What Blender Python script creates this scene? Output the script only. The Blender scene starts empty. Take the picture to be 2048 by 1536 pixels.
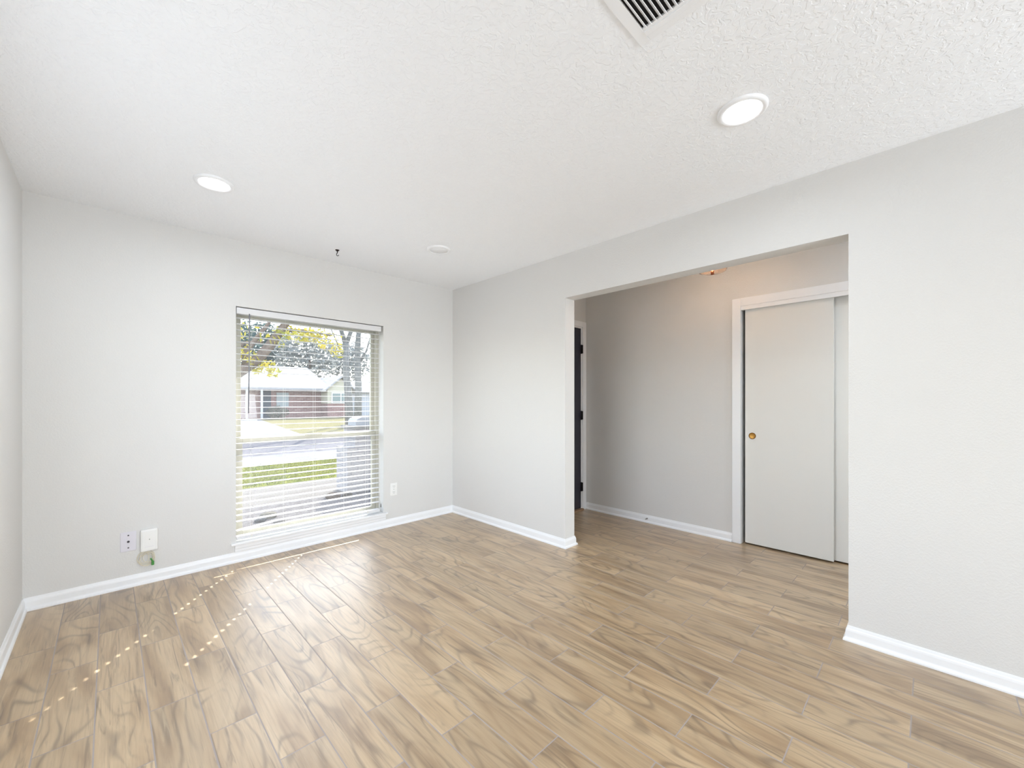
import bpy, bmesh, math, random
from mathutils import Vector, Matrix
sc = bpy.context.scene
COL = sc.collection
R = math.radians

# ------------------------------------------------------------------ camera
cam_d = bpy.data.cameras.new('camera'); cam = bpy.data.objects.new('camera', cam_d); COL.objects.link(cam)
cam.location = (-2.6977, -3.6835, 1.2216)
cam.rotation_euler = (R(90), 0, R(-44.458))
cam_d.sensor_width = 36.0
cam_d.lens = 820.24 * 36.0 / 2048.0
cam_d.shift_y = (801.78 - 768.0) / 2048.0
cam_d.clip_start = 0.02; cam_d.clip_end = 400
sc.camera = cam

# ------------------------------------------------------------------ world, sun, added fill, exposure
w = bpy.data.worlds.new('sky'); sc.world = w; w.use_nodes = True
wn = w.node_tree.nodes; wl = w.node_tree.links
for n in list(wn): wn.remove(n)
sky = wn.new('ShaderNodeTexSky'); sky.sky_type = 'NISHITA'; sky.sun_disc = False
sky.sun_elevation = R(39.2); sky.sun_rotation = R(37.8); sky.air_density = 1.3; sky.dust_density = 1.2; sky.ozone_density = 1.0
bg = wn.new('ShaderNodeBackground'); bg.inputs['Strength'].default_value = 0.75
wo = wn.new('ShaderNodeOutputWorld')
tint = wn.new('ShaderNodeMix'); tint.data_type = 'RGBA'; tint.blend_type = 'MULTIPLY'; tint.inputs[0].default_value = 1.0
tint.inputs[7].default_value = (0.97, 0.99, 1.05, 1.0)      # camera white balance leans cool outdoors
hs = wn.new('ShaderNodeHueSaturation'); hs.inputs['Saturation'].default_value = 0.5
wl.new(sky.outputs[0], hs.inputs['Color']); wl.new(hs.outputs[0], tint.inputs[6]); wl.new(tint.outputs[2], bg.inputs[0]); wl.new(bg.outputs[0], wo.inputs[0])

sun_d = bpy.data.lights.new('sun', 'SUN'); sun = bpy.data.objects.new('sun', sun_d); COL.objects.link(sun)
sun_d.energy = 8.0; sun_d.angle = R(0.3); sun_d.color = (1.0, 0.95, 0.86)
sun.rotation_euler = Vector((-0.0345, -0.0445, -0.0459)).to_track_quat('-Z', 'Y').to_euler()
sun.location = (6, 8, 9)

def area(name, loc, aim, sx, sy, power, color):
    d = bpy.data.lights.new(name, 'AREA'); d.shape = 'RECTANGLE'; d.size = sx; d.size_y = sy
    d.energy = power; d.color = color
    o = bpy.data.objects.new(name, d); COL.objects.link(o); o.location = loc
    o.rotation_euler = Vector(aim).to_track_quat('-Z', 'Y').to_euler()
    return o
# added fill light, tilted up, at an invented window behind the camera
area('fill_south', (-1.05, -7.70, 0.75), (-0.12, 1, 0.75), 1.9, 1.6, 98, (0.85, 0.925, 1.0))

# added fill light at an invented, unseen side window in the left wall
area('fill_west', (-3.14, -1.95, 1.30), (1, -0.1, 0.0), 1.4, 1.1, 9, (0.87, 0.935, 1.0))

sc.view_settings.view_transform = 'Standard'; sc.view_settings.look = 'None'
sc.view_settings.exposure = 0.61; sc.view_settings.gamma = 1.0; sc.view_settings.use_curve_mapping = False
sc.cycles.use_denoising = True
sc.cycles.max_bounces = 12; sc.cycles.diffuse_bounces = 8; sc.cycles.transparent_max_bounces = 24
sc.cycles.sample_clamp_indirect = 8.0

# ------------------------------------------------------------------ helpers
def lin(r, g, b):
    f = lambda c: (c / 255.0) / 12.92 if c / 255.0 <= 0.04045 else ((c / 255.0 + 0.055) / 1.055) ** 2.4
    return (f(r), f(g), f(b), 1.0)

EXT = 0.18      # outdoor colours darkened to offset the strong sun and sky
def xl(r, g, b, k=1.0):
    c = lin(r, g, b); k = EXT * (k if k == 1.0 else 1.4 * k); return (c[0] * k, c[1] * k, c[2] * k, 1.0)

class NT:
    def __init__(s, name):
        s.m = bpy.data.materials.new(name); s.m.use_nodes = True
        s.t = s.m.node_tree; s.n = s.t.nodes; s.b = s.n['Principled BSDF']
    def new(s, typ, **kw):
        x = s.n.new(typ)
        for k, v in kw.items(): setattr(x, k, v)
        return x
    def link(s, a, b): s.t.links.new(a, b)
    def put(s, sock, v):
        if isinstance(v, bpy.types.NodeSocket): s.link(v, sock)
        else: sock.default_value = v
    def math(s, op, a, b=0.0, c=None, clamp=False):
        x = s.new('ShaderNodeMath', operation=op); x.use_clamp = clamp
        s.put(x.inputs[0], a); s.put(x.inputs[1], b)
        if c is not None: s.put(x.inputs[2], c)
        return x.outputs[0]
    def rng(s, v, a, b, c=0.0, d=1.0, smooth=False):
        x = s.new('ShaderNodeMapRange')
        if smooth: x.interpolation_type = 'SMOOTHSTEP'
        s.put(x.inputs[0], v)
        for i, q in enumerate((a, b, c, d)): x.inputs[i + 1].default_value = q
        return x.outputs[0]
    def mix(s, f, a, b, mode='MIX'):
        x = s.new('ShaderNodeMix', data_type='RGBA', blend_type=mode)
        s.put(x.inputs[0], f); s.put(x.inputs[6], a); s.put(x.inputs[7], b)
        return x.outputs[2]
    def noise(s, vec, scale, detail=2.0, rough=0.5, dist=0.0):
        x = s.new('ShaderNodeTexNoise')
        s.put(x.inputs['Vector'], vec)
        x.inputs['Scale'].default_value = scale; x.inputs['Detail'].default_value = detail
        x.inputs['Roughness'].default_value = rough; x.inputs['Distortion'].default_value = dist
        return x
    def obj(s): return s.new('ShaderNodeTexCoord').outputs['Object']
    def xyz(s, x, y, z):
        c = s.new('ShaderNodeCombineXYZ'); s.put(c.inputs[0], x); s.put(c.inputs[1], y); s.put(c.inputs[2], z)
        return c.outputs[0]
    def bump(s, h, strength, dist):
        x = s.new('ShaderNodeBump'); x.inputs['Strength'].default_value = strength; x.inputs['Distance'].default_value = dist
        s.link(h, x.inputs['Height']); s.link(x.outputs[0], s.b.inputs['Normal'])
    def set(s, **kw):
        for k, v in kw.items(): s.put(s.b.inputs[k.replace('_', ' ')], v)
        return s

def plain(name, rgb, rough=0.5, var=0.03, scale=30.0, metal=0.0, bump=0.0, spec=None):
    m = NT(name)
    nz = m.noise(m.obj(), scale, 3.0)
    c = lin(*rgb); d = tuple(max(0, q * (1 - var)) for q in c[:3]) + (1,)
    m.set(Base_Color=m.mix(nz.outputs[0], d, c), Roughness=rough, Metallic=metal)
    if spec is not None: m.b.inputs['Specular IOR Level'].default_value = spec
    if bump: m.bump(nz.outputs[0], bump, 0.002)
    return m.m

def mat_wall(name, rgb):
    m = NT(name); o = m.obj()
    nz = m.noise(o, 110.0, 2.0, 0.5, 0.4); big = m.noise(o, 1.3, 2.0)
    c = lin(*rgb); d = tuple(q * 0.985 for q in c[:3]) + (1,)
    m.set(Base_Color=m.mix(big.outputs[0], d, c), Roughness=0.62)
    m.b.inputs['Specular IOR Level'].default_value = 0.25
    m.bump(m.rng(nz.outputs[0], 0.38, 0.66, smooth=True), 0.22, 0.0018)
    return m.m

def mat_ceiling():
    m = NT('ceiling_paint'); o = m.obj()
    nz = m.noise(o, 36.0, 3.0, 0.55, 0.9)
    m.set(Base_Color=lin(246, 248, 251), Roughness=0.7)
    m.b.inputs['Specular IOR Level'].default_value = 0.2
    m.bump(m.rng(nz.outputs[0], 0.44, 0.56, smooth=True), 0.36, 0.004)
    return m.m

def mat_floor():
    m = NT('wood_look_tile'); o = m.obj()
    sp = m.new('ShaderNodeSeparateXYZ'); m.link(o, sp.inputs[0]); X, Y = sp.outputs[0], sp.outputs[1]
    TW, TL = 0.151, 0.599
    u = m.math('DIVIDE', m.math('ADD', X, 1.832), TW); cu = m.math('FLOOR', u); fu = m.math('SUBTRACT', u, cu)
    par = m.math('FLOORED_MODULO', cu, 2.0)
    v = m.math('ADD', m.math('DIVIDE', m.math('ADD', Y, 0.638), TL), m.math('MULTIPLY', par, 0.5))
    cv = m.math('FLOOR', v); fv = m.math('SUBTRACT', v, cv)
    du = m.math('MULTIPLY', m.math('MINIMUM', fu, m.math('SUBTRACT', 1.0, fu)), TW)
    dv = m.math('MULTIPLY', m.math('MINIMUM', fv, m.math('SUBTRACT', 1.0, fv)), TL)
    d = m.math('MINIMUM', du, dv)
    tile = m.rng(d, 0.0014, 0.0028, smooth=True)
    wn_ = m.new('ShaderNodeTexWhiteNoise', noise_dimensions='3D'); m.link(m.xyz(cu, cv, 3.7), wn_.inputs['Vector'])
    wn2 = m.new('ShaderNodeTexWhiteNoise', noise_dimensions='3D'); m.link(m.xyz(cv, cu, 9.1), wn2.inputs['Vector'])
    s3 = m.new('ShaderNodeSeparateXYZ'); m.link(wn_.outputs['Color'], s3.inputs[0])
    rx, ry, rz = s3.outputs
    off = lambda a, r, k: m.math('ADD', a, m.math('MULTIPLY', r, k))
    # slow figure: contour lines of a stretched noise give the cathedral grain
    fig = m.noise(m.xyz(off(m.math('MULTIPLY', X, 4.2), rx, 40.0), off(m.math('MULTIPLY', Y, 1.05), ry, 40.0), m.math('MULTIPLY', rz, 9.0)), 1.0, 1.6, 0.45, 0.35)
    ring = m.math('SINE', m.math('MULTIPLY', fig.outputs[0], 105.0))
    ring01 = m.math('MULTIPLY_ADD', ring, 0.5, 0.5)
    ringw = m.math('POWER', ring01, 5.0)
    amp = m.noise(m.xyz(off(m.math('MULTIPLY', X, 9.0), ry, 30.0), off(m.math('MULTIPLY', Y, 2.0), rx, 30.0), rz), 1.0, 2.0)
    ampf = m.rng(amp.outputs[0], 0.35, 0.68, 0.08, 1.0, smooth=True)
    fib = m.noise(m.xyz(off(m.math('MULTIPLY', X, 120.0), rx, 50.0), off(m.math('MULTIPLY', Y, 4.5), ry, 50.0), rz), 1.0, 3.0, 0.6, 0.2)
    tone = m.noise(m.xyz(off(m.math('MULTIPLY', X, 11.0), rz, 60.0), off(m.math('MULTIPLY', Y, 1.6), rx, 60.0), ry), 1.0, 2.5, 0.55, 0.6)
    light, mid, dark, vein = lin(208, 180, 140), lin(184, 153, 112), lin(142, 112, 79), lin(94, 72, 50)
    c = m.mix(m.rng(tone.outputs[0], 0.36, 0.62, smooth=True), mid, light)
    c = m.mix(m.math('MULTIPLY', m.rng(tone.outputs[0], 0.47, 0.30, 0, 1, smooth=True), 0.55), c, dark)
    c = m.mix(m.math('MULTIPLY', m.math('MULTIPLY', ringw, ampf), 0.55), c, vein)
    c = m.mix(m.math('MULTIPLY', m.rng(fib.outputs[0], 0.45, 0.75), 0.34), c, dark)
    stk = m.noise(m.xyz(off(m.math('MULTIPLY', X, 44.0), rz, 70.0), off(m.math('MULTIPLY', Y, 2.4), ry, 70.0), rx), 1.0, 4.0, 0.62, 0.8)
    c = m.mix(m.math('MULTIPLY', m.rng(stk.outputs[0], 0.52, 0.74, smooth=True), 0.62), c, vein)
    c = m.mix(m.math('MULTIPLY', m.rng(stk.outputs[0], 0.42, 0.26, smooth=True), 0.40), c, lin(224, 200, 160))
    tint = m.math('MULTIPLY_ADD', wn2.outputs['Value'], 0.17, 0.74)
    c = m.mix(1.0, c, m.xyz(tint, tint, tint), 'MULTIPLY')
    grout = lin(168, 159, 154)
    base = m.mix(tile, grout, c)
    m.set(Base_Color=base)
    m.link(m.math('MULTIPLY_ADD', tile, -0.42, 0.80), m.b.inputs['Roughness'])
    m.link(m.math('MULTIPLY', tile, 0.6), m.b.inputs['Specular IOR Level'])
    m.link(m.math('MULTIPLY', tile, 0.95), m.b.inputs['Coat Weight'])
    m.b.inputs['Coat Roughness'].default_value = 0.47; m.b.inputs['Coat IOR'].default_value = 1.75
    edge = m.rng(d, 0.0008, 0.006, smooth=True)
    hgt = m.math('ADD', edge, m.math('MULTIPLY', fib.outputs[0], 0.10))
    m.bump(hgt, 0.25, 0.0015)
    return m.m

def mat_glass(name, haze):
    m = NT(name); n = m.n; n.remove(m.b)
    tr = m.new('ShaderNodeBsdfTransparent'); tr.inputs[0].default_value = (0.97, 0.985, 0.98, 1)
    gl = m.new('ShaderNodeBsdfGlossy'); gl.inputs['Roughness'].default_value = 0.02
    df = m.new('ShaderNodeBsdfTranslucent'); df.inputs[0].default_value = (0.95, 0.96, 1.0, 1)  # white veil mixed into the glass to paint the bright outdoor haze
    fr = m.new('ShaderNodeFresnel'); fr.inputs[0].default_value = 1.45
    nz = m.noise(m.obj(), 3.0, 4.0)
    m1 = m.new('ShaderNodeMixShader'); m.link(m.rng(nz.outputs[0], 0.3, 0.7, haze * 0.8, haze * 1.2), m1.inputs[0]); m.link(tr.outputs[0], m1.inputs[1]); m.link(df.outputs[0], m1.inputs[2])
    m2 = m.new('ShaderNodeMixShader'); gb = m.new('ShaderNodeNewGeometry'); m.link(m.math('MULTIPLY', fr.outputs[0], m.math('SUBTRACT', 1.0, gb.outputs['Backfacing'])), m2.inputs[0]); m.link(m1.outputs[0], m2.inputs[1]); m.link(gl.outputs[0], m2.inputs[2])
    m.link(m2.outputs[0], n['Material Output'].inputs[0])
    return m.m

def mat_emit(name, rgb, strength, base=(250, 250, 250)):
    m = NT(name); nz = m.noise(m.obj(), 12.0)
    m.set(Base_Color=m.mix(nz.outputs[0], lin(*base), lin(*base)), Roughness=0.4)
    m.b.inputs['Emission Color'].default_value = lin(*rgb); m.b.inputs['Emission Strength'].default_value = strength
    return m.m

def mat_brick(name, c1, c2, mortar, bw=0.21, rh=0.07, k=1.0):
    m = NT(name); o = m.obj()
    sp = m.new('ShaderNodeSeparateXYZ'); m.link(o, sp.inputs[0])
    vec = m.xyz(m.math('ADD', sp.outputs[0], sp.outputs[1]), sp.outputs[2], 0.0)
    b = m.new('ShaderNodeTexBrick'); m.link(vec, b.inputs['Vector'])
    b.inputs['Color1'].default_value = xl(*c1, k); b.inputs['Color2'].default_value = xl(*c2, k); b.inputs['Mortar'].default_value = xl(*mortar, k)
    b.inputs['Scale'].default_value = 1.0; b.inputs['Brick Width'].default_value = bw; b.inputs['Row Height'].default_value = rh
    b.inputs['Mortar Size'].default_value = 0.008
    m.set(Base_Color=b.outputs[0], Roughness=0.85); m.b.inputs['Specular IOR Level'].default_value = 0.0; m.bump(b.outputs['Fac'], -0.4, 0.006)
    return m.m

def mat_ground(name, c1, c2, scale, rough=0.9, bump=0.3, detail=5.0, k=1.0):
    m = NT(name); nz = m.noise(m.obj(), scale, detail, 0.65)
    m.set(Base_Color=m.mix(m.rng(nz.outputs[0], 0.32, 0.68), xl(*c1, k), xl(*c2, k)), Roughness=rough)
    m.b.inputs['Specular IOR Level'].default_value = 0.0
    m.bump(nz.outputs[0], bump, 0.02)
    return m.m

def mat_leaf(name, c1, c2, k=1.0):
    m = NT(name); nz = m.noise(m.obj(), 1.7, 4.0, 0.7)
    col = m.mix(m.rng(nz.outputs[0], 0.35, 0.65), xl(*c1, k), xl(*c2, k))
    m.set(Base_Color=col, Roughness=0.6); m.b.inputs['Specular IOR Level'].default_value = 0.05
    m.b.inputs['Transmission Weight'].default_value = 0.0
    tl = m.new('ShaderNodeBsdfTranslucent'); m.link(col, tl.inputs[0])
    ms = m.new('ShaderNodeMixShader'); ms.inputs[0].default_value = 0.4
    m.link(m.b.outputs[0], ms.inputs[1]); m.link(tl.outputs[0], ms.inputs[2]); m.link(ms.outputs[0], m.n['Material Output'].inputs[0])
    return m.m

class MB:
    def __init__(s): s.v = []; s.f = []; s.sm = []
    def add(s, vs, fs, smooth=False):
        k = len(s.v); s.v += [tuple(p) for p in vs]
        for f in fs: s.f.append(tuple(i + k for i in f)); s.sm.append(smooth)
        return s
    def box(s, x0, x1, y0, y1, z0, z1, bev=0.0):
        if bev <= 0:
            vs = [(x, y, z) for z in (z0, z1) for y in (y0, y1) for x in (x0, x1)]
            return s.add(vs, [(0, 2, 3, 1), (4, 5, 7, 6), (0, 1, 5, 4), (2, 6, 7, 3), (0, 4, 6, 2), (1, 3, 7, 5)])
        bm = bmesh.new(); bmesh.ops.create_cube(bm, size=1.0)
        for p in bm.verts: p.co = Vector(((x0 + x1) / 2 + p.co.x * (x1 - x0), (y0 + y1) / 2 + p.co.y * (y1 - y0), (z0 + z1) / 2 + p.co.z * (z1 - z0)))
        bmesh.ops.bevel(bm, geom=list(bm.edges), offset=bev, segments=2, profile=0.6, affect='EDGES')
        bm.verts.ensure_lookup_table()
        s.add([p.co[:] for p in bm.verts], [[q.index for q in f.verts] for f in bm.faces]); bm.free(); return s
    def tube(s, pts, r, seg=8, caps=True, closed=False):
        P = [Vector(p) for p in pts]; n = len(P); rr = r if isinstance(r, (list, tuple)) else [r] * n
        vs = []; up = Vector((0.13, 0.21, 0.97)); prev = None
        for i, p in enumerate(P):
            a = P[(i - 1) % n] if (closed or i > 0) else P[i]; b = P[(i + 1) % n] if (closed or i < n - 1) else P[i]
            t = (b - a).normalized()
            if prev is None:
                e = t.cross(up)
                if e.length < 1e-3: e = t.cross(Vector((1, 0, 0)))
            else: e = prev - t * prev.dot(t)
            e.normalize(); prev = e; g = t.cross(e)
            for k in range(seg):
                q = 2 * math.pi * k / seg; vs.append(p + e * math.cos(q) * rr[i] + g * math.sin(q) * rr[i])
        fs = []
        for i in range(n if closed else n - 1):
            j = (i + 1) % n
            for k in range(seg): fs.append((i * seg + k, i * seg + (k + 1) % seg, j * seg + (k + 1) % seg, j * seg + k))
        if caps and not closed: fs += [tuple(range(seg))[::-1], tuple((n - 1) * seg + k for k in range(seg))]
        return s.add(vs, fs, True)
    def lathe(s, prof, c=(0, 0, 0), seg=40, axis='Z', smooth=True):
        # prof: (radius, height); axis height direction
        vs = []; rings = []
        for r, h in prof:
            if r < 1e-6: rings.append([len(vs)]); vs.append((0, 0, h))
            else:
                rings.append(list(range(len(vs), len(vs) + seg)))
                vs += [(r * math.cos(2 * math.pi * k / seg), r * math.sin(2 * math.pi * k / seg), h) for k in range(seg)]
        fs = []
        for a, b in zip(rings[:-1], rings[1:]):
            for k in range(seg):
                k2 = (k + 1) % seg
                if len(a) == 1 and len(b) == 1: continue
                if len(a) == 1: fs.append((a[0], b[k2], b[k]))
                elif len(b) == 1: fs.append((a[k], a[k2], b[0]))
                else: fs.append((a[k], a[k2], b[k2], b[k]))
        if axis == 'Y': vs = [(x, z, y) for x, y, z in vs]
        if axis == 'X': vs = [(z, x, y) for x, y, z in vs]
        vs = [(x + c[0], y + c[1], z + c[2]) for x, y, z in vs]
        return s.add(vs, fs, smooth)
    def prism(s, poly, z0, z1):
        n = len(poly); vs = [(x, y, z0) for x, y in poly] + [(x, y, z1) for x, y in poly]
        fs = [tuple(range(n))[::-1], tuple(range(n, 2 * n))] + [(i, (i + 1) % n, n + (i + 1) % n, n + i) for i in range(n)]
        return s.add(vs, fs)
    def sweep(s, path, prof):
        # horizontal path (x,y); prof (d,z) with d measured to the left of the direction of travel; mitred
        P = [Vector(p) for p in path]; n = len(P); vs = []; m = len(prof)
        for i in range(n):
            d1 = (P[i] - P[i - 1]).normalized() if i > 0 else (P[1] - P[0]).normalized()
            d2 = (P[i + 1] - P[i]).normalized() if i < n - 1 else d1
            n1 = Vector((-d1.y, d1.x)); n2 = Vector((-d2.y, d2.x))
            b = (n1 + n2); b = b / max(1e-6, b.dot(n1))
            for d, z in prof: vs.append((P[i].x + b.x * d, P[i].y + b.y * d, z))
        fs = [tuple(range(m)), tuple((n - 1) * m + k for k in range(m))[::-1]]
        for i in range(n - 1):
            for k in range(m):
                k2 = (k + 1) % m; fs.append((i * m + k, (i + 1) * m + k, (i + 1) * m + k2, i * m + k2))
        return s.add(vs, fs)
    def build(s, name, mat, parent=None, loc=(0, 0, 0), recalc=True):
        me = bpy.data.meshes.new(name); L = Vector(loc)
        me.from_pydata([tuple(Vector(p) - L) for p in s.v], [], s.f); me.update()
        for p, q in zip(me.polygons, s.sm): p.use_smooth = q
        if recalc:
            bm = bmesh.new(); bm.from_mesh(me); bmesh.ops.recalc_face_normals(bm, faces=bm.faces); bm.to_mesh(me); bm.free()
        me.materials.append(mat)
        o = bpy.data.objects.new(name, me); COL.objects.link(o); o.location = loc
        if parent is not None:
            o.parent = parent
            q = parent; wl_ = Vector((0, 0, 0))
            while q is not None: wl_ += q.location; q = q.parent
            o.location = Vector(loc) - wl_
        return o

def tag(o, label=None, cat=None, group=None, kind=None):
    if label: o['label'] = label
    if cat: o['category'] = cat
    if group: o['group'] = group
    if kind: o['kind'] = kind
    return o
def empty(name, loc, label, cat, group=None, kind=None):
    o = bpy.data.objects.new(name, None); COL.objects.link(o); o.location = loc; o.empty_display_size = 0.05
    return tag(o, label, cat, group, kind)
def struct(name, mb, mat, label, cat): return tag(mb.build(name, mat), label, cat, None, 'structure')

# ------------------------------------------------------------------ materials
M = {}
M['wall'] = mat_wall('greige_paint', (222, 221, 219))
M['ceil'] = mat_ceiling()
M['floor'] = mat_floor()
M['trim'] = plain('white_trim_paint', (243, 244, 246), 0.35, 0.01)
M['door'] = plain('door_paint', (228, 227, 223), 0.45, 0.02, 3.0)
M['dark_door'] = plain('navy_door_paint', (46, 46, 58), 0.45, 0.08, 8.0)
M['black_metal'] = plain('black_hinge_metal', (38, 36, 36), 0.45, 0.1, 60, 0.6)
M['plastic'] = plain('white_plastic', (240, 240, 238), 0.35, 0.01)
M['plate'] = plain('cool_white_plate', (222, 220, 228), 0.35, 0.01)
M['slat'] = plain('slat_vinyl', (224, 224, 225), 0.4, 0.01)
M['cord'] = plain('white_cord', (232, 230, 224), 0.8, 0.04)
M['wand'] = plain('grey_wand', (120, 122, 130), 0.25, 0.05)
M['frame'] = plain('almond_window_vinyl', (184, 181, 168), 0.4, 0.03)
M['glass'] = mat_glass('hazy_glass', 0.016)
M['brass'] = plain('aged_brass', (176, 132, 66), 0.38, 0.15, 40, 0.85)
M['rim'] = plain('dark_brass', (128, 92, 46), 0.4, 0.15, 40, 0.8)
M['steel'] = plain('dull_steel', (150, 150, 150), 0.35, 0.1, 60, 0.9)
M['screw'] = plain('dark_screw', (80, 76, 82), 0.5, 0.1, 60, 0.5)
M['bronze'] = plain('dark_bronze', (52, 42, 40), 0.45, 0.1, 60, 0.6)
M['dark'] = plain('duct_shade', (30, 26, 24), 0.9, 0.2)
M['cable'] = plain('cream_cable', (233, 226, 206), 0.5, 0.03)
M['green'] = plain('green_connector', (70, 150, 66), 0.4, 0.1)
M['lens_on'] = mat_emit('lit_diffuser', (252, 253, 255), 5.0)
M['lens_off'] = plain('unlit_diffuser', (243, 244, 246), 0.4, 0.01)
M['oak'] = plain('threshold_oak', (150, 120, 92), 0.5, 0.2, 20)

# ------------------------------------------------------------------ the room
H = 2.44; W = 3.059; YA = -1.5632; YB = -3.3916; ZT = 2.0764; TX = 0.126; HX = 1.163; HN = -0.945; YS = -7.0
WX0, WX1, WZ0, WZ1 = -2.014, -0.816, 0.131, 1.941

struct('floor', MB().box(-W - 0.2, HX + 1.0, YS - 0.2, 0.0, -0.12, 0.0), M['floor'], 'tan wood-look plank tile floor running through room and hall', 'floor')
struct('ceiling', MB().box(-W - 0.2, HX + 1.0, YS - 0.2, 0.24, H, H + 0.12), M['ceil'], 'white knockdown textured ceiling', 'ceiling')

mb = MB()
mb.box(-W - 0.12, WX0, 0, 0.24, -0.2, H); mb.box(WX1, TX, 0, 0.24, -0.2, H)
mb.box(WX0, WX1, 0, 0.24, -0.2, WZ0); mb.box(WX0, WX1, 0, 0.24, WZ1, H)
struct('wall_north', mb, M['wall'], 'pale greige wall around the tall blind-covered window', 'wall')
mb = MB()
mb.box(0, TX, YA, 0, 0, H); mb.box(0, TX, YB, YA, ZT, H); mb.box(0, TX, YS, YB, 0, H)
struct('wall_east', mb, M['wall'], 'pale wall cut by the wide cased opening to the hall', 'wall')
mb = MB()
mb.box(-W - 0.12, -W, -1.15, 0, 0, H); mb.box(-W - 0.12, -W, YS, -2.75, 0, H)
mb.box(-W - 0.12, -W, -2.75, -1.15, 0, 0.80); mb.box(-W - 0.12, -W, -2.75, -1.15, 2.0, H)  # side window hole added to let fill light in
struct('wall_west', mb, M['wall'], 'sliver of pale wall at the left edge of the photo', 'wall')
mb = MB()
mb.box(-W - 0.12, -2.0, YS - 0.12, YS, 0, H); mb.box(-0.15, HX + 0.1, YS - 0.12, YS, 0, H)
mb.box(-2.0, -0.15, YS - 0.12, YS, 2.2, H); mb.box(-2.0, -0.15, YS - 0.12, YS, 0, 0.2)  # rear window hole added to let fill light in
struct('wall_south', mb, M['wall'], 'pale wall behind the camera with an added wide window', 'wall')

struct('sky_blocker', MB().box(-6, 3, -12.5, YS - 0.12, 2.25, 2.40).box(-6, -5.9, -12.5, YS - 0.12, -0.2, 2.25).box(2.9, 3, -12.5, YS - 0.12, -0.2, 2.25), M['trim'], 'added unseen roof keeping sky light off the rear window', 'light blocker')  # added roof and side walls, unseen, block sky light from behind
def ring(name, mb, label): return struct(name, mb, M['trim'], label, 'window')
ring('fill_window_west', MB().box(-W - 0.07, -W - 0.02, -2.75, -2.70, 0.80, 2.0).box(-W - 0.07, -W - 0.02, -1.20, -1.15, 0.80, 2.0).box(-W - 0.07, -W - 0.02, -2.70, -1.20, 0.80, 0.85).box(-W - 0.07, -W - 0.02, -2.70, -1.20, 1.95, 2.0), 'white frame of an added, unseen side window for fill light')  # invented side window around the west fill light
ring('fill_window_south', MB().box(-2.0, -1.95, YS - 0.10, YS - 0.05, 0.2, 2.2).box(-0.20, -0.15, YS - 0.10, YS - 0.05, 0.2, 2.2).box(-1.95, -0.20, YS - 0.10, YS - 0.05, 0.2, 0.25).box(-1.95, -0.20, YS - 0.10, YS - 0.05, 2.15, 2.2), 'white frame of an added, unseen window for fill behind the camera')  # invented rear window in front of the south fill light
# hall
DX0, DX1, DZ = 0.18, 1.094, 2.05      # entry door opening
mb = MB()
mb.box(TX, DX0, HN, HN + 0.14, 0, H); mb.box(DX1, HX + 0.12, HN, HN + 0.14, 0, H); mb.box(DX0, DX1, HN, HN + 0.14, DZ, H)
struct('wall_hall_north', mb, M['wall'], 'shaded hall end wall above and beside the dark entry door', 'wall')
CY0, CY1, CZ = -2.552, -3.80, 2.03    # closet opening
mb = MB()
mb.box(HX, HX + 0.12, CY0, HN, 0, H); mb.box(HX, HX + 0.12, CY1, CY0, CZ, H); mb.box(HX, HX + 0.12, YS, CY1, 0, H)
mb.box(HX + 0.12, HX + 0.70, CY0 + 0.03, CY0 + 0.15, 0, H); mb.box(HX + 0.12, HX + 0.70, CY1 - 0.15, CY1 - 0.03, 0, H); mb.box(HX + 0.70, HX + 0.80, CY1 - 0.15, CY0 + 0.15, 0, H)
struct('wall_hall_east', mb, M['wall'], 'darker greige hall wall beyond the opening, beside the closet', 'wall')

# baseboards with shoe moulding
PROF = [(0, 0), (0.021, 0), (0.021, 0.007), (0.0185, 0.0135), (0.0125, 0.018), (0.0115, 0.022), (0.0110, 0.050), (0.0095, 0.058), (0.0065, 0.064), (0.0050, 0.070), (0.0035, 0.0748), (0, 0.0748)]
def base(name, path, label): return struct(name, MB().sweep(path, PROF), M['trim'], label, 'baseboard')
base('baseboard_west', [(-W, 0), (-W, YS)], 'white baseboard along the left edge wall')
base('baseboard_north', [(0, 0), (-W, 0)], 'white baseboard under the window')
base('baseboard_east', [(TX, HN), (TX, YA), (0, YA), (0, 0)], 'white baseboard from room corner round the opening jamb')
base('baseboard_east.001', [(0, YS), (0, YB), (TX, YB), (TX, YS)], 'white baseboard on the wall right of the opening')
base('baseboard_hall', [(HX, CY0 + 0.07), (HX, HN), (DX1 + 0.062, HN)], 'white baseboard on the shaded hall wall')

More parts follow.
